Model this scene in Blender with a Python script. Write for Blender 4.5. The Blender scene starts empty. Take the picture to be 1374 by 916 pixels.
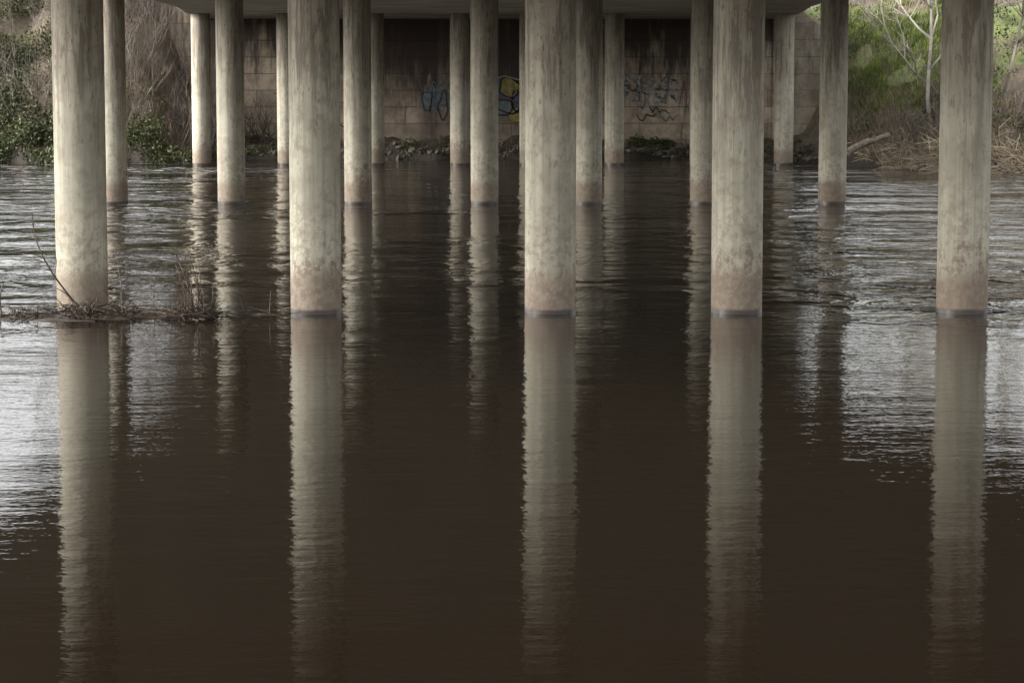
import bpy, math, random
import numpy as np
from mathutils import Vector, noise as mnoise
random.seed(7); rng=np.random.default_rng(7)
S=bpy.context.scene
S.view_settings.view_transform='Standard'; S.view_settings.look='None'; S.view_settings.exposure=0
R=math.radians

# ---------------------------------------------------------------- helpers
def mesh_obj(name, verts, faces, mats, smooth=False, mi=None):
    me=bpy.data.meshes.new(name)
    me.from_pydata([tuple(v) for v in verts],[],[tuple(f) for f in faces])
    for m in (mats if isinstance(mats,(list,tuple)) else [mats]): me.materials.append(m)
    if mi is not None: me.polygons.foreach_set('material_index',np.asarray(mi,dtype=np.int32))
    if smooth: me.polygons.foreach_set('use_smooth',[True]*len(me.polygons))
    me.update()
    o=bpy.data.objects.new(name,me); S.collection.objects.link(o); return o

def quads_obj(name, V, mat, nv=4, mi=None):
    n=V.shape[0]; me=bpy.data.meshes.new(name)
    me.vertices.add(n*nv); me.vertices.foreach_set('co',V.reshape(-1).astype(np.float32))
    me.loops.add(n*nv); me.loops.foreach_set('vertex_index',np.arange(n*nv,dtype=np.int32))
    me.polygons.add(n); me.polygons.foreach_set('loop_start',np.arange(0,n*nv,nv,dtype=np.int32))
    me.polygons.foreach_set('loop_total',np.full(n,nv,dtype=np.int32))
    for m in (mat if isinstance(mat,(list,tuple)) else [mat]): me.materials.append(m)
    if mi is not None: me.polygons.foreach_set('material_index',np.asarray(mi,dtype=np.int32))
    me.update(calc_edges=True); me.validate()
    o=bpy.data.objects.new(name,me); S.collection.objects.link(o); return o

class NT:
    def __init__(s,name):
        s.m=bpy.data.materials.new(name); s.m.use_nodes=True
        s.t=s.m.node_tree; s.n=s.t.nodes; s.l=s.t.links
        s.b=s.n['Principled BSDF']
    def new(s,t,**k):
        n=s.n.new(t)
        for a,v in k.items(): setattr(n,a,v)
        return n
    def put(s,sock,v):
        if isinstance(v,bpy.types.NodeSocket): s.l.new(v,sock)
        else: sock.default_value=v
    def math(s,op,a,b=0.0,c=None,clamp=False):
        n=s.new('ShaderNodeMath',operation=op,use_clamp=clamp); s.put(n.inputs[0],a); s.put(n.inputs[1],b)
        if c is not None: s.put(n.inputs[2],c)
        return n.outputs[0]
    def mapr(s,v,a,b,c=0.0,d=1.0,smooth=True):
        n=s.new('ShaderNodeMapRange'); n.interpolation_type='SMOOTHSTEP' if smooth else 'LINEAR'
        s.put(n.inputs[0],v)
        for i,x in zip((1,2,3,4),(a,b,c,d)): s.put(n.inputs[i],x)
        return n.outputs[0]
    def mix(s,f,a,b,blend='MIX'):
        n=s.new('ShaderNodeMix',data_type='RGBA',blend_type=blend); s.put(n.inputs[0],f); s.put(n.inputs[6],a); s.put(n.inputs[7],b)
        return n.outputs[2]
    def noise(s,vec,scale,detail=4,rough=.55,dist=0.0):
        n=s.new('ShaderNodeTexNoise'); s.put(n.inputs['Vector'],vec); n.inputs['Scale'].default_value=scale
        n.inputs['Detail'].default_value=min(detail,4); n.inputs['Roughness'].default_value=rough; n.inputs['Distortion'].default_value=dist
        return n.outputs[0]
    def mapping(s,vec,scale=(1,1,1),loc=(0,0,0),rot=(0,0,0)):
        n=s.new('ShaderNodeMapping'); s.put(n.inputs[0],vec); n.inputs['Location'].default_value=loc
        n.inputs['Rotation'].default_value=rot; n.inputs['Scale'].default_value=scale; return n.outputs[0]
    def obj(s): return s.new('ShaderNodeTexCoord').outputs['Object']
    def sep(s,v):
        n=s.new('ShaderNodeSeparateXYZ'); s.put(n.inputs[0],v); return n.outputs
    def bump(s,h,strength=.3,dist=.02):
        n=s.new('ShaderNodeBump'); s.put(n.inputs['Height'],h); s.put(n.inputs['Strength'],strength); n.inputs['Distance'].default_value=dist
        s.l.new(n.outputs[0],s.b.inputs['Normal']); return n
    def col(s,v): s.put(s.b.inputs['Base Color'],v)
    def rough(s,v): s.put(s.b.inputs['Roughness'],v)
def C(r,g,b): return (r,g,b,1)

# ---------------------------------------------------------------- materials
def column_mat():
    m=NT('column_concrete'); o=m.obj(); info=m.new('ShaderNodeObjectInfo'); rnd=info.outputs['Random']
    off=m.math('MULTIPLY',rnd,57.0)
    va=m.new('ShaderNodeVectorMath',operation='ADD'); m.l.new(o,va.inputs[0]); m.l.new(off,va.inputs[1]); v=va.outputs[0]
    z=m.sep(o)[2]
    blot=m.noise(v,4.0,3,.78)
    c=m.mix(m.mapr(m.noise(v,1.3,3,.6),.35,.65),C(.46,.43,.335),C(.35,.325,.25))
    brd=m.noise(m.mapping(v,(9,9,.12)),1.0,2,.6)
    c=m.mix(m.mapr(brd,.42,.62,0,.45),c,C(.25,.22,.17))
    st=m.noise(m.mapping(v,(6.5,6.5,.6)),1.0,4,.78,.3)
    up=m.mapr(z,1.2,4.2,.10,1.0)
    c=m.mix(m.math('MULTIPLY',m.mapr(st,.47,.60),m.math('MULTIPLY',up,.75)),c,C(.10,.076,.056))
    dr=m.noise(m.mapping(v,(22,22,.5)),1.0,3,.7)
    c=m.mix(m.math('MULTIPLY',m.mapr(dr,.57,.68),m.math('MULTIPLY_ADD',up,.38,.12)),c,C(.09,.068,.05))
    dots=m.noise(m.mapping(v,(16,16,5)),1.0,3,.7)
    c=m.mix(m.math('MULTIPLY',m.mapr(dots,.58,.66),m.math('MULTIPLY_ADD',up,.45,.22)),c,C(.08,.062,.047))
    c=m.mix(m.math('MULTIPLY',m.mapr(blot,.50,.64),.42),c,C(.21,.175,.13))
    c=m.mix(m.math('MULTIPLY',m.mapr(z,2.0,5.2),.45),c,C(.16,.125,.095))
    n=m.noise(m.mapping(v,(3,3,1.6)),1.2,3,.75)
    lvl=m.math('ADD',m.math('MULTIPLY',m.math('SUBTRACT',n,.5),2.4),m.math('MULTIPLY_ADD',rnd,.5,.25))
    f=m.mapr(m.math('SUBTRACT',lvl,z),-.12,.10)
    fl=m.noise(v,9,4,.8)
    sc=m.mapr(fl,.44,.54,.25,.85)
    c=m.mix(m.math('MULTIPLY',f,sc),c,C(.20,.152,.113))
    tide=m.mapr(m.math('ADD',z,m.math('MULTIPLY_ADD',fl,.5,-.25)),.42,.66,.62,0)
    c=m.mix(tide,c,C(.17,.125,.09))
    zz=m.mapr(z,.5,2.2,1,0)
    c=m.mix(m.math('MULTIPLY',m.mapr(fl,.53,.55),m.math('MULTIPLY',zz,.55)),c,C(.17,.13,.10))
    w=m.mapr(m.math('ADD',z,m.math('MULTIPLY',blot,.05)),.065,.11,1,0)
    c=m.mix(m.math('MULTIPLY',w,.9),c,C(.03,.022,.017))
    m.col(c); m.rough(m.mapr(w,0,1,.9,.35))
    m.bump(blot,.35,.012)
    return m.m
def deck_mat():
    m=NT('deck_concrete'); o=m.obj()
    nb=m.noise(o,.6,3,.65)
    c=m.mix(m.mapr(nb,.35,.65),C(.42,.375,.295),C(.29,.255,.20))
    x,y,_=m.sep(o)
    seam=m.math('LESS_THAN',m.math('FRACT',m.math('MULTIPLY',y,.4)),.015)
    c=m.mix(m.math('MULTIPLY',seam,.6),c,C(.09,.075,.06))
    c=m.mix(m.mapr(m.noise(m.mapping(o,(.4,2,1)),1.5,3,.7),.55,.7,0,.5),c,C(.13,.10,.075))
    m.col(c); m.rough(.9); return m.m
def wall_mat(dark=True):
    m=NT('abutment_stone' if dark else 'wingwall_concrete'); o=m.obj()
    s=m.new('ShaderNodeSeparateXYZ'); m.l.new(o,s.inputs[0])
    cb=m.new('ShaderNodeCombineXYZ'); m.l.new(s.outputs[0],cb.inputs[0]); m.l.new(s.outputs[2],cb.inputs[1])
    wob=m.new('ShaderNodeVectorMath',operation='ADD'); m.l.new(cb.outputs[0],wob.inputs[0])
    nz=m.math('MULTIPLY',m.math('SUBTRACT',m.noise(o,1.5,3),.5),.10); m.l.new(nz,wob.inputs[1])
    b=m.new('ShaderNodeTexBrick'); m.l.new(wob.outputs[0],b.inputs['Vector'])
    b.inputs['Scale'].default_value=1; b.inputs['Brick Width'].default_value=1.7; b.inputs['Row Height'].default_value=.66
    b.inputs['Mortar Size'].default_value=.015; b.inputs['Mortar Smooth'].default_value=.7; b.inputs['Bias'].default_value=0
    if dark:
        b.inputs['Color1'].default_value=C(.50,.405,.295); b.inputs['Color2'].default_value=C(.32,.26,.20); b.inputs['Mortar'].default_value=C(.12,.095,.07)
    else:
        b.inputs['Color1'].default_value=C(.44,.39,.30); b.inputs['Color2'].default_value=C(.36,.315,.24); b.inputs['Mortar'].default_value=C(.18,.15,.115)
    c=b.outputs['Color']
    c=m.mix(m.mapr(m.noise(o,2.2,4,.75),.4,.62,0,.6),c,C(.18,.138,.105))
    k=1.0 if dark else .35
    stn=m.noise(m.mapping(o,(1.1,1,.16)),1.0,4,.72)
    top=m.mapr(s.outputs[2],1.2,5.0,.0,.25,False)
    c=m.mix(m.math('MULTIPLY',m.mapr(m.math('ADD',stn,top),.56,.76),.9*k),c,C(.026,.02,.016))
    big=m.noise(m.mapping(o,(.22,1,.12)),1.0,2,.5)
    c=m.mix(m.math('MULTIPLY',m.mapr(big,.47,.62),.7*k),c,C(.065,.045,.037))
    lime=m.noise(m.mapping(o,(2.5,1,.5),(5,0,3)),1.0,3,.7)
    c=m.mix(m.mapr(lime,.6,.72,0,.5),c,C(.36,.32,.27))
    m.col(c); m.rough(.92)
    m.bump(m.math('MULTIPLY',b.outputs['Fac'],-1.0),.6,.05); return m.m
def ground_mat():
    m=NT('soil_and_grass'); o=m.obj(); s=m.sep(o)
    n1=m.noise(o,.9,3,.7); n6=m.noise(o,6,3,.75)
    c=m.mix(m.mapr(n1,.35,.65),C(.075,.058,.038),C(.13,.10,.068))
    c=m.mix(m.mapr(n6,.5,.65,0,.7),c,C(.04,.031,.022))
    g=m.mix(m.mapr(n6,.35,.65),C(.085,.12,.024),C(.085,.088,.03))
    gm=m.mapr(m.math('ADD',m.noise(o,.35,3,.6),m.mapr(s[2],.8,3.4,-.2,.08)),.48,.6)
    under=m.mapr(s[0],10.5,12.5)
    c=m.mix(m.math('MULTIPLY',gm,under),c,g)
    c=m.mix(m.mapr(s[2],.1,1.1,.9,0),c,C(.022,.017,.012))
    m.col(c); m.rough(.95); m.bump(n6,.8,.12); return m.m
def leaf_mat(name,cols,rough=.6,spot=.7):
    m=NT(name); g=m.new('ShaderNodeNewGeometry'); r=m.new('ShaderNodeValToRGB'); 
    cr=r.color_ramp; 
    while len(cr.elements)<len(cols): cr.elements.new(.5)
    for i,c in enumerate(cols): cr.elements[i].position=i/(len(cols)-1); cr.elements[i].color=C(*c)
    m.l.new(g.outputs['Random Per Island'],r.inputs[0])
    n=m.noise(m.obj(),spot,2,.6)
    m.col(m.mix(m.mapr(n,.35,.65,0,.7),r.outputs[0],C(*[x*.45 for x in cols[0]])))
    m.rough(rough); m.b.inputs['Specular IOR Level'].default_value=.2; return m.m
def plain(name,c,rough=.8,var=.5,scale=8):
    m=NT(name); m.col(m.mix(m.mapr(m.noise(m.obj(),scale,3,.7),.3,.7),C(*c),C(*[x*(1-var) for x in c]))); m.rough(rough); return m.m
def water_mat():
    m=NT('river_water'); o=m.obj(); s=m.sep(o)
    x,y=s[0],s[1]
    side=m.mapr(m.math('ABSOLUTE',m.math('ADD',x,.3)),3.0,9.5)
    far=m.mapr(y,27,38)
    patch=m.mapr(m.noise(m.mapping(o,(.10,.16,1)),1.0,2,.6),.38,.60,.3,1)
    turb=m.math('MULTIPLY',m.math('MULTIPLY_ADD',side,.82,.18),m.math('MULTIPLY_ADD',far,.97,.03))
    turb=m.math('MULTIPLY',turb,patch)
    n1=m.noise(m.mapping(o,(.45,1.1,1),rot=(0,0,.10)),1.0,2,.5)
    n2=m.noise(m.mapping(o,(1.8,3.2,1),rot=(0,0,-.08)),1.7,3,.65)
    amp=m.mapr(y,13,30,.5,1.0)
    calm=m.math('MULTIPLY',amp,m.math('ADD',m.math('MULTIPLY',n1,.012),m.math('MULTIPLY',n2,.0058)))
    r1=m.noise(m.mapping(o,(.62,.60,1),rot=(0,0,.25)),1.25,4,.55,.5)
    h=m.math('ADD',calm,m.math('MULTIPLY',m.math('MULTIPLY',r1,turb),.34))
    m.bump(h,1.0,1.0)
    fm=m.noise(m.mapping(o,(.8,1.6,1),(3,7,0)),1.6,4,.75,.8)
    foam=m.math('MULTIPLY',m.math('MULTIPLY',m.mapr(m.math('MULTIPLY_ADD',turb,.17,fm),.71,.79),.65),far)
    m.col(m.mix(foam,C(.0070,.0048,.0029),C(.45,.44,.42))); m.rough(m.math('MULTIPLY_ADD',foam,.6,.035)); m.b.inputs['IOR'].default_value=1.333
    return m.m

M_col=column_mat(); M_deck=deck_mat(); M_wall=wall_mat(True); M_wing=wall_mat(False); M_gr=ground_mat(); M_wat=water_mat()
M_ivy=leaf_mat('ivy_leaves',[(.035,.046,.016),(.058,.078,.024),(.085,.105,.034),(.12,.115,.05)])
M_grass=leaf_mat('grass_blades',[(.085,.13,.02),(.13,.185,.032),(.19,.20,.055)])
M_dry=leaf_mat('dry_stems',[(.11,.083,.055),(.21,.165,.11),(.32,.265,.19)])
M_twig=leaf_mat('bare_twigs',[(.065,.05,.04),(.125,.10,.08),(.22,.185,.15)])
M_bark=leaf_mat('pale_bark',[(.20,.175,.15),(.29,.265,.23),(.35,.32,.28)])
M_dark=leaf_mat('wet_driftwood',[(.025,.017,.012),(.06,.042,.03),(.12,.09,.065)])
M_stone=plain('rubble_stone',(.14,.118,.09),.9,.6,5)
M_log=plain('dead_wood',(.24,.19,.145),.85,.6,6)
M_lit=plain('white_plastic',(.6,.6,.6),.4,.1)

# ---------------------------------------------------------------- terrain
bx=[-1500,-60,-24,-17,-12,-10.5,9.5,11,13,17,25,60,1500]; by=[150,101,92.5,91,91.3,94.5,95.6,90.5,86,80.5,78.5,76,90]
def yb(x): return np.interp(x,bx,by)
def sm(a,b,x): t=np.clip((x-a)/(b-a),0,1); return t*t*(3-2*t)
def hgt(X,Y):
    X=np.asarray(X,float);Y=np.asarray(Y,float)
    t=Y-yb(X)+.35*np.sin(X*1.7)+.2*np.sin(X*4.1+1)
    left=np.minimum(.12+.92*t,7.4); right=np.minimum(.10+.36*t,5.9); mid=np.minimum(.1+.2*t,.75)
    mid=np.where(Y>98.9,6.3,mid)
    wl=1-sm(-15.5,-10.8,X)
    wr=sm(11.2,13.2,X)
    z=mid*(1-wl)*(1-wr)+left*wl+right*wr
    z=np.where(t<0,np.maximum(t*.8+.1,-1.3),z)
    z=z+np.where(t>0,(.10*np.sin(X*2.3+Y*1.1)+.08*np.sin(X*5.1-Y*3.2))*np.clip(t,0,1),0)
    near=np.clip((10.5-Y)*.22,-1.3,1.6)
    z=np.where(Y<25,np.maximum(near,-1.3),z)
    return z
xs=np.unique(np.concatenate([np.array([-1500,-700,-300,-150,-100,-70,-50,-40]),np.arange(-32,32.1,.4),np.array([40,50,70,100,150,300,700,1500])]))
ys=np.unique(np.concatenate([np.array([-1500,-500,-150,-50,-20]),np.arange(-6,16,1.0),np.array([25,40,60,70]),np.arange(73,112,.35),np.array([115,120,130,150,200,400,800,2000])]))
XX,YY=np.meshgrid(xs,ys); ZZ=hgt(XX,YY)
V=np.stack([XX,YY,ZZ],-1).reshape(-1,3); nx=len(xs); F=[]
for j in range(len(ys)-1):
    for i in range(nx-1): a=j*nx+i; F.append((a,a+1,a+1+nx,a+nx))
mesh_obj('ground',V,F,M_gr,True)
mesh_obj('river',[(-1500,-40,0),(1500,-40,0),(1500,160,0),(-1500,160,0)],[(0,1,2,3)],M_wat)

# ---------------------------------------------------------------- columns
def column(x,y,r=.352,top=5.6):
    seg=56; zs=[-1.6,-.3,0,.3,1,2,3,4,5,top]; v=[];f=[]
    ph=random.random()*6
    for z in zs:
        for k in range(seg):
            a=2*math.pi*k/seg; rr=r*(1+.004*math.sin(3*a+ph+z)); v.append((rr*math.cos(a),rr*math.sin(a),z))
    for j in range(len(zs)-1):
        for k in range(seg):
            a=j*seg+k;b=j*seg+(k+1)%seg; f.append((a,b,b+seg,a+seg))
    f.append(tuple(range((len(zs)-1)*seg,len(zs)*seg)))
    o=mesh_obj('concrete_column',v,f,M_col,True); o.location=(x,y,0); o.rotation_euler=(0,0,random.random()*6)
    return o
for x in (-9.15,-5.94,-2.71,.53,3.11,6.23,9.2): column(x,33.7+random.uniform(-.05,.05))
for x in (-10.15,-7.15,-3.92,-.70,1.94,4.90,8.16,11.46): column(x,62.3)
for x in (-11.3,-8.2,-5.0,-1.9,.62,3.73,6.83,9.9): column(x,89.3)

# ---------------------------------------------------------------- deck
st=[(26,-10.2,10.6),(34,-10.3,11.2),(42,-10.4,12.0),(50,-10.5,12.6),(58,-10.6,12.7),(63,-10.65,12.4),(67,-10.7,11.4),(70,-10.73,10.4),(73,-10.75,9.7),(78,-10.9,9.7),(82,-11.1,9.85),(90,-11.9,10.5),(99,-12.2,10.9)]
zb=5.46; sec=[]
for (y,l,r) in st:
    p=[]
    for k in range(9):
        a=math.pi/2*k/8; p.append((l-.45*math.sin(a)+.1, y, zb+.5*(1-math.cos(a))))
    p=p+[(l-.35,y,6.75),(l-.05,y,6.75),(l-.05,y,6.45)]
    q=[(r+.05,y,6.45),(r+.05,y,6.75),(r+.35,y,6.75)]
    for k in range(8,-1,-1):
        a=math.pi/2*k/8; q.append((r+.45*math.sin(a)-.1,y,zb+.5*(1-math.cos(a))))
    sec.append(p+q)
n=len(sec[0]); v=[pt for s_ in sec for pt in s_]; f=[]
for j in range(len(sec)-1):
    for k in range(n):
        a=j*n+k;b=j*n+(k+1)%n; f.append((a,a+n,b+n,b))
f.append(tuple(range(n))); f.append(tuple(range((len(sec)-1)*n,len(sec)*n))[::-1])
deck=mesh_obj('bridge_deck',v,f,M_deck)

# ---------------------------------------------------------------- walls
def box(name,x0,x1,y0,y1,z0,z1,mat):
    v=[(x,y,z) for x in(x0,x1) for y in(y0,y1) for z in(z0,z1)]
    return mesh_obj(name,v,[(0,1,3,2),(4,6,7,5),(0,4,5,1),(2,3,7,6),(0,2,6,4),(1,5,7,3)],mat)
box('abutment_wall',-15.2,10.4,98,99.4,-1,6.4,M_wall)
wv=[(10.4,97.9,-1),(12.9,96.6,-1),(12.9,96.6,4.7),(10.4,97.9,6.3),(10.4,98.5,-1),(13.0,97.2,-1),(13.0,97.2,4.7),(10.4,98.5,6.3)]
mesh_obj('wing_wall',wv,[(0,1,2,3),(5,4,7,6),(3,2,6,7),(1,5,6,2),(4,0,3,7)],M_wing)

# ---------------------------------------------------------------- graffiti (paint strokes on the wall face)
def stroke(pts,w,y):
    out=[]; P=[Vector(p) for p in pts]
    for i in range(len(P)-1):
        d=(P[i+1]-P[i]); 
        if d.length<1e-5: continue
        d.normalize(); nrm=Vector((-d.y,d.x))*w/2; e=d*w*.25
        a=P[i]-e;b=P[i+1]+e
        out.append([(a.x+nrm.x,y,a.y+nrm.y),(a.x-nrm.x,y,a.y-nrm.y),(b.x-nrm.x,y,b.y-nrm.y),(b.x+nrm.x,y,b.y+nrm.y)])
    return out
def blob(cx,cz,rx,rz,k=20,ph=0,wob=.15):
    return [(cx+rx*(1+wob*math.sin(3*a+ph))*math.cos(a),cz+rz*(1+wob*math.cos(2*a+ph))*math.sin(a)) for a in [2*math.pi*i/k for i in range(k+1)]]
gm=[plain('spray_yellow',(.36,.28,.07),.6,.6,5),plain('spray_blue',(.09,.125,.18),.6,.5,5),plain('spray_white',(.38,.37,.35),.6,.6,5),plain('spray_black',(.035,.033,.033),.6,.3),plain('spray_paleblue',(.17,.19,.195),.6,.6,5),plain('spray_red',(.20,.08,.06),.6,.5,5)]
gq=[];gi=[]
def paint(qs,i):
    gq.extend(qs); gi.extend([i]*len(qs))
def fillblob(pts,i,y):
    c=np.mean(pts[:-1],0)
    for a,b in zip(pts[:-1],pts[1:]): gq.append([(c[0],y,c[1]),(a[0],y,a[1]),(b[0],y,b[1]),((b[0]+c[0])/2,y,(b[1]+c[1])/2)]); gi.append(i)
fillblob(blob(-.15,2.45,.62,.75,24,1),1,97.994); fillblob(blob(-.1,2.75,.42,.38,24,2),0,97.990); fillblob(blob(-.35,1.95,.35,.33,24,0),4,97.990)
fillblob(blob(.2,1.65,.35,.3,24,0),0,97.988)
for p in (blob(-.1,2.75,.42,.38,24,2),blob(-.35,1.95,.38,.36,24,0),blob(-.15,2.45,.64,.78,24,1),blob(.2,2.2,.22,.4,24,2)): paint(stroke(p,.07,97.985),3)
for p in (blob(-.05,2.6,.18,.2,16,2),[(-.7,3.1),(-.3,3.2),(.3,3.05),(.55,2.5)]): paint(stroke(p,.06,97.981),2)
for k in range(7):
    cx=-3.5+.17*k+random.uniform(-.05,.05); fillblob(blob(cx,2.25+random.uniform(-.25,.25),.16,random.uniform(.3,.6),16,k),[4,4,4,1][k%4],97.994-.002*k)
for k in range(4): paint(stroke(blob(-3.4+.33*k,2.2+.2*math.sin(k*2),.18,.5,16,k*2,.3),.045,97.976),[3,4][k%2])
for k in range(6):
    cx=4.35+.42*k; cz=2.6+.12*math.sin(k*1.7)
    paint(stroke(blob(cx,cz,.17+.05*math.sin(k),.5,14,k*1.3,.35),.09,97.992-.002*k),2)
    paint(stroke([(cx-.15,cz+.1),(cx+.12,cz-.05),(cx+.1,cz-.55)],.07,97.978),2 if k%2 else 4)
for k in range(4):
    cx=6.9+.3*k; paint(stroke([(cx-.2,2.1),(cx-.05,3.0),(cx+.1,2.2),(cx+.25,2.95)],.05,97.990-.002*k),[5,2,3,4][k])
for k in range(26):
    cx=random.uniform(-13,9.5); cz=random.uniform(1.3,3.1); pts=[(cx+.13*i,cz+random.uniform(-.2,.2)) for i in range(random.randint(4,9))]
    paint(stroke(pts,random.choice([.03,.04,.05]),97.974-.0015*k),random.choice([3,3,4,4,1,5,0]))
quads_obj('wall_graffiti',np.array(gq),gm,4,gi)

# ---------------------------------------------------------------- vegetation
def leaves(centers,radii,n_each,size,flat=.8):
    out=[]
    for c,rad in zip(centers,radii):
        n=int(n_each*rad*rad)
        d=rng.normal(size=(n,3)); d/=np.linalg.norm(d,axis=1)[:,None]
        ph=rng.random(3)*6
        lump=1+.28*np.sin(d[:,0]*5+ph[0])*np.sin(d[:,1]*4+ph[1])+.2*np.sin(d[:,2]*7+ph[2]+d[:,0]*3)
        r=rad*lump*(.45+.55*rng.random(n)**.45)
        p=np.array(c)+d*r[:,None]*np.array([1,1,flat])
        u=rng.normal(size=(n,3)); u/=np.linalg.norm(u,axis=1)[:,None]
        w=np.cross(u,rng.normal(size=(n,3))); w/=np.linalg.norm(w,axis=1)[:,None]
        s=size*(.6+.8*rng.random(n))[:,None]
        out.append(np.stack([p-u*s,p-w*s*.55,p+u*s,p+w*s*.55],1))
    return np.concatenate(out)
def tube(p0,p1,r0,r1):
    d=(p1-p0); 
    if d.length<1e-6: return []
    d.normalize(); a=d.orthogonal().normalized(); b=d.cross(a); q=[]
    A=[a*math.cos(t)+b*math.sin(t) for t in (0,2.094,4.189)]
    for i in range(3):
        j=(i+1)%3; q.append([p0+A[i]*r0,p0+A[j]*r0,p1+A[j]*r1,p1+A[i]*r1])
    return q
def grow(out,p,d,L,r,depth,spread=.5,kids=3,segs=4,up=.08,grav=0):
    for i in range(segs):
        d=(d+Vector((random.gauss(0,.16),random.gauss(0,.16),random.gauss(0,.12)+up-grav*i))).normalized()
        q=p+d*L/segs; ra=r*(1-.6*i/segs); rb=r*(1-.6*(i+1)/segs)
        out.extend(tube(p,q,ra,rb)); p=q
        if depth>0 and i>=1-(depth<2):
            for k in range(random.randint(1,kids)):
                nd=(d+Vector((random.gauss(0,spread),random.gauss(0,spread),random.gauss(0,spread*.8)))).normalized()
                grow(out,p.copy(),nd,L*random.uniform(.4,.65),rb*.65,depth-1,spread,kids,segs,up,grav)
def toq(out): return np.array([[tuple(a) for a in q] for q in out])
def gz(x,y): return float(hgt(x,y))

cs=[];rs=[]
for k in range(300):
    x=random.uniform(-30,-13.0); t=random.uniform(.2,9.8)
    if x>-16.4 and t>3.0: continue
    y=float(yb(x))+t; r=random.uniform(.4,1.05)*(1 if x<-16.3 else .7)
    cs.append((x,y,gz(x,y)+r*.35)); rs.append(r)
for k in range(150):
    x=random.uniform(-30,-11.0); y=float(yb(x))+random.uniform(-.7,.8); r=random.uniform(.25,.6); cs.append((x,y,max(gz(x,y),0)+r*.3)); rs.append(r)
quads_obj('ivy_bushes',leaves(cs,rs,600,.06),M_ivy)
cs=[];rs=[]
for (a,b,n) in ((4.6,7.4,16),(9.6,12,10),(-6,-2,8),(-11,-7,6),(7.4,10,7)):
    for k in range(n):
        x=random.uniform(a,b); y=float(yb(x))+random.uniform(.1,2.2); r=random.uniform(.15,.38); cs.append((x,y,gz(x,y)+r*.3)); rs.append(r)
quads_obj('bank_weeds',leaves(cs,rs,900,.05,.6),M_ivy)
cs=[];rs=[]
for k in range(150):
    x=random.uniform(12.4,30); t=random.uniform(1.0,15)
    y=float(yb(x))+t
    if 13.6<x<17.2 and y>89.5 and random.random()<.9: continue
    if random.random()<.45: continue
    r=random.uniform(.35,.75); cs.append((x,y,gz(x,y)+r*.35)); rs.append(r)
quads_obj('green_shrubs',leaves(cs,rs,420,.06),M_ivy)
def blades(n,xr,tr,h,w,cond=None):
    x=rng.uniform(*xr,n); y=yb(x)+rng.uniform(*tr,n)
    if cond is not None: k=cond(x,y); x=x[k];y=y[k]
    z=hgt(x,y); n=len(x); a=rng.uniform(0,6.28,n); hh=h*(.4+.9*rng.random(n)); ww=w*(.6+.8*rng.random(n))
    lean=rng.normal(0,.35,(n,2))*hh[:,None]
    b=np.stack([x,y,z-.03],1); dx=np.stack([np.cos(a)*ww,np.sin(a)*ww,0*a],1)
    tip=b+np.stack([lean[:,0],lean[:,1],hh],1)
    return np.stack([b-dx,b+dx,tip+dx*.3,tip-dx*.3],1)
quads_obj('grass',blades(38000,(12.8,17.5),(5.5,19),.19,.022,lambda x,y:(np.sin(x*1.9+y*.7)+np.sin(y*1.3-x)>-1.0)),M_grass)
quads_obj('dry_grass',np.concatenate([blades(16000,(11.8,26),(.2,7),.34,.013),blades(5000,(12.8,18),(6,19),.3,.012),blades(12000,(-30,-11),(.0,5),.32,.012),blades(3500,(-11,11),(.1,2.4),.14,.012)]),M_dry)
o=[]
for k in range(1200):
    x=random.choice([random.gauss(14.3,.7),random.gauss(16.6,.9),random.uniform(12.5,22)]); y=float(yb(x))+random.uniform(-.5,1.6); z=max(gz(x,y),0)
    p=Vector((x,y,z)); d=Vector((random.gauss(0,.8),random.gauss(-.2,.5),abs(random.gauss(.35,.4)))).normalized()
    L=random.uniform(.4,1.3); q=p+d*L*.6; o+=tube(p,q,.014,.012); o+=tube(q,q+(d+Vector((random.gauss(0,.3),0,-.5))).normalized()*L*.5,.012,.006)
quads_obj('dead_reeds',toq(o),leaf_mat('reed_straw',[(.2,.155,.105),(.34,.275,.19),(.45,.375,.27)]))
def shrub(out,x,y,h,n=5,depth=2,r=.02,spread=.5):
    z=gz(x,y)-.1
    for k in range(n):
        grow(out,Vector((x+random.gauss(0,.15),y+random.gauss(0,.15),z)),Vector((random.gauss(0,.45),random.gauss(0,.35),1)).normalized(),h*random.uniform(.6,1.1),r,depth,spread,2,4)
random.seed(11)
o=[]
for k in range(84):
    x=random.uniform(-17.8,-9.3) if k<68 else random.uniform(-26,-17); y=float(yb(x))+random.uniform(.8,6.5) if x<-11 else random.uniform(95.6,97.3)
    shrub(o,x,y,random.uniform(1.2,2.8) if x<-11 else random.uniform(1,2.2),4,2,.02 if k%2 else .013)
quads_obj('bare_shrubs',toq(o),M_twig)
o=[]
for k in range(100):
    x=random.uniform(11.6,22); y=float(yb(x))+random.uniform(.5,12); 
    if 13.4<x<17 and y>88 and random.random()<.75: y=88-random.random()*5
    shrub(o,x,y,random.uniform(.7,1.7),4,2,.014)
quads_obj('bramble_thicket',toq(o),M_twig)
def tree(name,x,y,h,r,lean,mat,depth=3,sd=1):
    random.seed(sd); o=[]; p=Vector((x,y,gz(x,y)-.2))
    grow(o,p,Vector(lean).normalized(),h,r,depth,.55,2,6,.03)
    return quads_obj(name,toq(o),mat)
tree('bare_tree',15.0,87.5,6.5,.10,(-.12,0,1),M_bark,3,3)
tree('bare_tree',15.5,88.5,4.2,.06,(-.55,0,1),M_bark,3,5)
tree('bare_tree',17.6,88,6,.07,(.1,0,1),M_twig,3,6)
tree('bare_tree',18.6,86,6,.07,(-.1,0,1),M_twig,3,8)
tree('bare_tree',-15.0,97,5.5,.08,(.1,0,1),M_twig,3,9)
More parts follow.
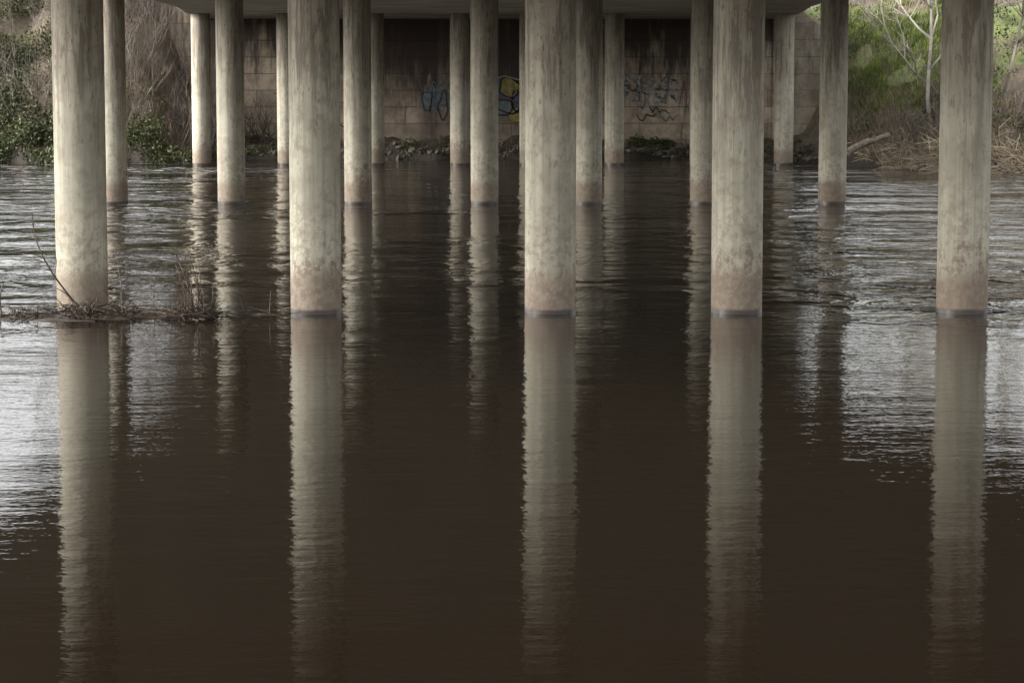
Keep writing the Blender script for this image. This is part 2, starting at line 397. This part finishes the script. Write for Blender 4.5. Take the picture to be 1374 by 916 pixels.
tree('bare_tree',-18.5,99,6,.09,(0,0,1),M_twig,3,10)
tree('bare_tree',-23,97,6,.1,(.1,0,1),M_twig,3,12)
for i,(x,y,h) in enumerate(((14.2,106,8.5),(17.2,101,9.5),(19.5,97,9),(22,101,10),(24.5,94,9),(28,99,10),(17.5,108,10))):
    tree('glare_break_tree',x,y,h,.17,(random.uniform(-.1,.1),0,1),M_twig,3,40+i)  # trees added, crowns out of view, to break up sky glare on right-hand water
random.seed(21)
def log(name,p0,p1,r0,r1,mat):
    p0=Vector(p0);p1=Vector(p1); d=(p1-p0).normalized(); a=d.orthogonal().normalized(); b=d.cross(a); v=[];f=[];N=10;K=9
    for j in range(K):
        c=p0.lerp(p1,j/(K-1))+a*random.gauss(0,.02)+b*.08*math.sin(j*.6); r=(r0+(r1-r0)*j/(K-1))
        for k in range(N):
            t=6.283*k/N; rr=r*random.uniform(.85,1.12); v.append(c+a*rr*math.cos(t)+b*rr*math.sin(t))
    for j in range(K-1):
        for k in range(N): q=j*N+k; w=j*N+(k+1)%N; f.append((q,w,w+N,q+N))
    f.append(tuple(range(N))); f.append(tuple(range((K-1)*N,K*N)))
    s=len(v); c=p0.lerp(p1,.6); 
    for k in range(5):
        t=6.283*k/5; v.append(c+a*.05*math.cos(t)+d*.05*math.sin(t))
    for k in range(5):
        t=6.283*k/5; v.append(c+b*.45+d*.25+a*.02*math.cos(t)+d*.02*math.sin(t))
    for k in range(5): f.append((s+k,s+(k+1)%5,s+5+(k+1)%5,s+5+k))
    return mesh_obj(name,v,f,mat,True)
log('fallen_log',(11.75,85.6,.55),(13.2,85.9,1.25),.14,.09,M_log)
def rocks(name,n,fn,mat):
    import bmesh
    bm=bmesh.new()
    for k in range(n):
        x,y,s=fn(); r=bmesh.ops.create_icosphere(bm,subdivisions=1,radius=s); z=max(gz(x,y),-.05)
        sc=(random.uniform(.7,1.5),random.uniform(.7,1.3),random.uniform(.4,.9))
        for q in r['verts']: q.co=Vector((q.co.x*sc[0]*random.uniform(.75,1.2)+x,q.co.y*sc[1]+y,q.co.z*sc[2]*random.uniform(.8,1.2)+z+s*.2))
    me=bpy.data.meshes.new(name); bm.to_mesh(me); bm.free(); me.materials.append(mat); ob=bpy.data.objects.new(name,me); S.collection.objects.link(ob)
def f1():
    x=random.uniform(-12,12.5); return x,float(yb(x))+abs(random.gauss(0,1.2)),random.uniform(.04,.16)
rocks('rubble_stones',380,f1,M_stone)

# ---------------------------------------------------------------- debris bar at the near pier
random.seed(5)
v=[];f=[]; nxs,nys=70,14
for j in range(nys):
    for i in range(nxs):
        x=-9.2+6.4*i/(nxs-1); t=(j/(nys-1)-.5)*2
        cy=33.05+.25*math.sin(x*1.3)-.5*max(0,(-6.3-x))*.5; w=.55*(1 if x<-5.2 else max(.12,1-(x+5.2)/2.6)); 
        y=cy+t*w; z=.07*(1-t*t)*(1 if x<-4.5 else .7)-.045+.05*mnoise.noise(Vector((x*2.5,y*4,0)))
        v.append((x,y,z))
for j in range(nys-1):
    for i in range(nxs-1): a=j*nxs+i; f.append((a,a+1,a+1+nxs,a+nxs))
mesh_obj('mud_bar',v,f,plain('wet_mud',(.08,.06,.045),.5,.6,6),True)
o=[]
for k in range(750):
    x=random.choice([random.gauss(-5.75,.45),random.uniform(-9,-3.2),random.gauss(-4.35,.16)]); y=33.0+random.gauss(0,.28); z=random.uniform(0,.10)
    if abs(x+5.75)<.5: z+=random.uniform(0,.09)
    d=Vector((random.gauss(0,1),random.gauss(0,.5),random.gauss(0,.3))).normalized(); p=Vector((x,y,z)); L=random.uniform(.06,.4)
    o+=tube(p,p+d*L,.006,.003)
quads_obj('driftwood_debris',toq(o),M_dark)
quads_obj('leaf_litter',leaves([(-5.75,32.95,.06),(-5.3,33,.04),(-4.35,33,.1),(-6.6,32.8,.02)],[.35,.3,.2,.3],5000,.022,.3),M_dark)
def f2():
    x=random.uniform(-8.5,-3.2); return x,33.0+random.gauss(0,.35),random.uniform(.015,.05)
rocks('gravel',260,f2,M_stone)
def curve_twig(o,pts,r0,r1):
    P=[Vector(p) for p in pts]; C2=[]
    for i in range(len(P)-1):
        for s in range(5):
            t=s/5; a=P[max(i-1,0)];b=P[i];c=P[i+1];d=P[min(i+2,len(P)-1)]
            C2.append(.5*((2*b)+(c-a)*t+(2*a-5*b+4*c-d)*t*t+(3*b-a-3*c+d)*t**3))
    C2.append(P[-1]); n=len(C2)-1
    for i in range(n): o+=tube(C2[i],C2[i+1],r0+(r1-r0)*i/n,r0+(r1-r0)*(i+1)/n)
o=[]
curve_twig(o,[(-5.8,33.0,.05),(-6.0,33.0,.28),(-6.25,32.95,.65),(-6.42,32.9,1.05),(-6.47,32.9,1.42)],.016,.009)
curve_twig(o,[(-6.0,33.0,.28),(-6.12,33,.36),(-6.2,33,.40)],.008,.004)
curve_twig(o,[(-6.2,32.95,.55),(-6.17,33,.75),(-6.21,33,.93)],.007,.005)
curve_twig(o,[(-5.9,33.0,.05),(-5.7,33,.2),(-5.62,33,.22)],.008,.004)
curve_twig(o,[(-6.93,33,.0),(-6.95,33,.25),(-6.9,33,.45)],.02,.012)
curve_twig(o,[(-4.85,33,.0),(-4.86,33,.25),(-4.84,33,.5)],.008,.005)
curve_twig(o,[(-5.35,33,.0),(-5.3,33,.4),(-5.37,33,.9)],.007,.005)
for k in range(16):
    b=Vector((-4.33+random.gauss(0,.07),33,.02)); t=Vector((random.gauss(-.12,.16),random.gauss(0,.1),random.uniform(.3,.95)))
    curve_twig(o,[b,b+t*.45+Vector((.05,0,0)),b+t],.009,.005)
quads_obj('dry_branch',toq(o),M_dark)
mesh_obj('plastic_litter',[(-4.09,34.2,.0),(-4.03,34.2,.0),(-4.0,34.25,.025),(-4.04,34.25,.035),(-4.10,34.26,.02)],[(0,1,2,3),(0,3,4)],M_lit)

# ---------------------------------------------------------------- pale garden wall on top of right slope
box('garden_wall',13.5,40,103.5,103.9,5.0,6.9,M_wing)

# ---------------------------------------------------------------- light
w=bpy.data.worlds.new('World'); S.world=w; w.use_nodes=True; t=w.node_tree
sky=t.nodes.new('ShaderNodeTexSky'); sky.sky_type='NISHITA'; sky.sun_disc=False
EL,AZ=R(30),R(268)
sky.sun_elevation=EL; sky.sun_rotation=AZ; sky.dust_density=5; sky.air_density=1.0
hs=t.nodes.new('ShaderNodeHueSaturation'); hs.inputs['Saturation'].default_value=.10; hs.inputs['Value'].default_value=4.6
t.links.new(sky.outputs[0],hs.inputs['Color']); bg=t.nodes['Background']; t.links.new(hs.outputs[0],bg.inputs[0]); bg.inputs[1].default_value=.15
L=bpy.data.lights.new('sun','SUN'); L.energy=1.3; L.angle=R(35); L.color=(1,.95,.86)
lo=bpy.data.objects.new('sun',L); S.collection.objects.link(lo)
sd=Vector((math.sin(AZ)*math.cos(EL),math.cos(AZ)*math.cos(EL),math.sin(EL)))
lo.rotation_euler=(sd).to_track_quat('Z','Y').to_euler()

# ---------------------------------------------------------------- camera
cd=bpy.data.cameras.new('camera'); cam=bpy.data.objects.new('camera',cd); S.collection.objects.link(cam)
cd.sensor_width=36; cd.lens=85.86; cd.clip_end=4000
cam.location=(0,0,3.27); cam.rotation_euler=(R(90-6.235),0,0); S.camera=cam
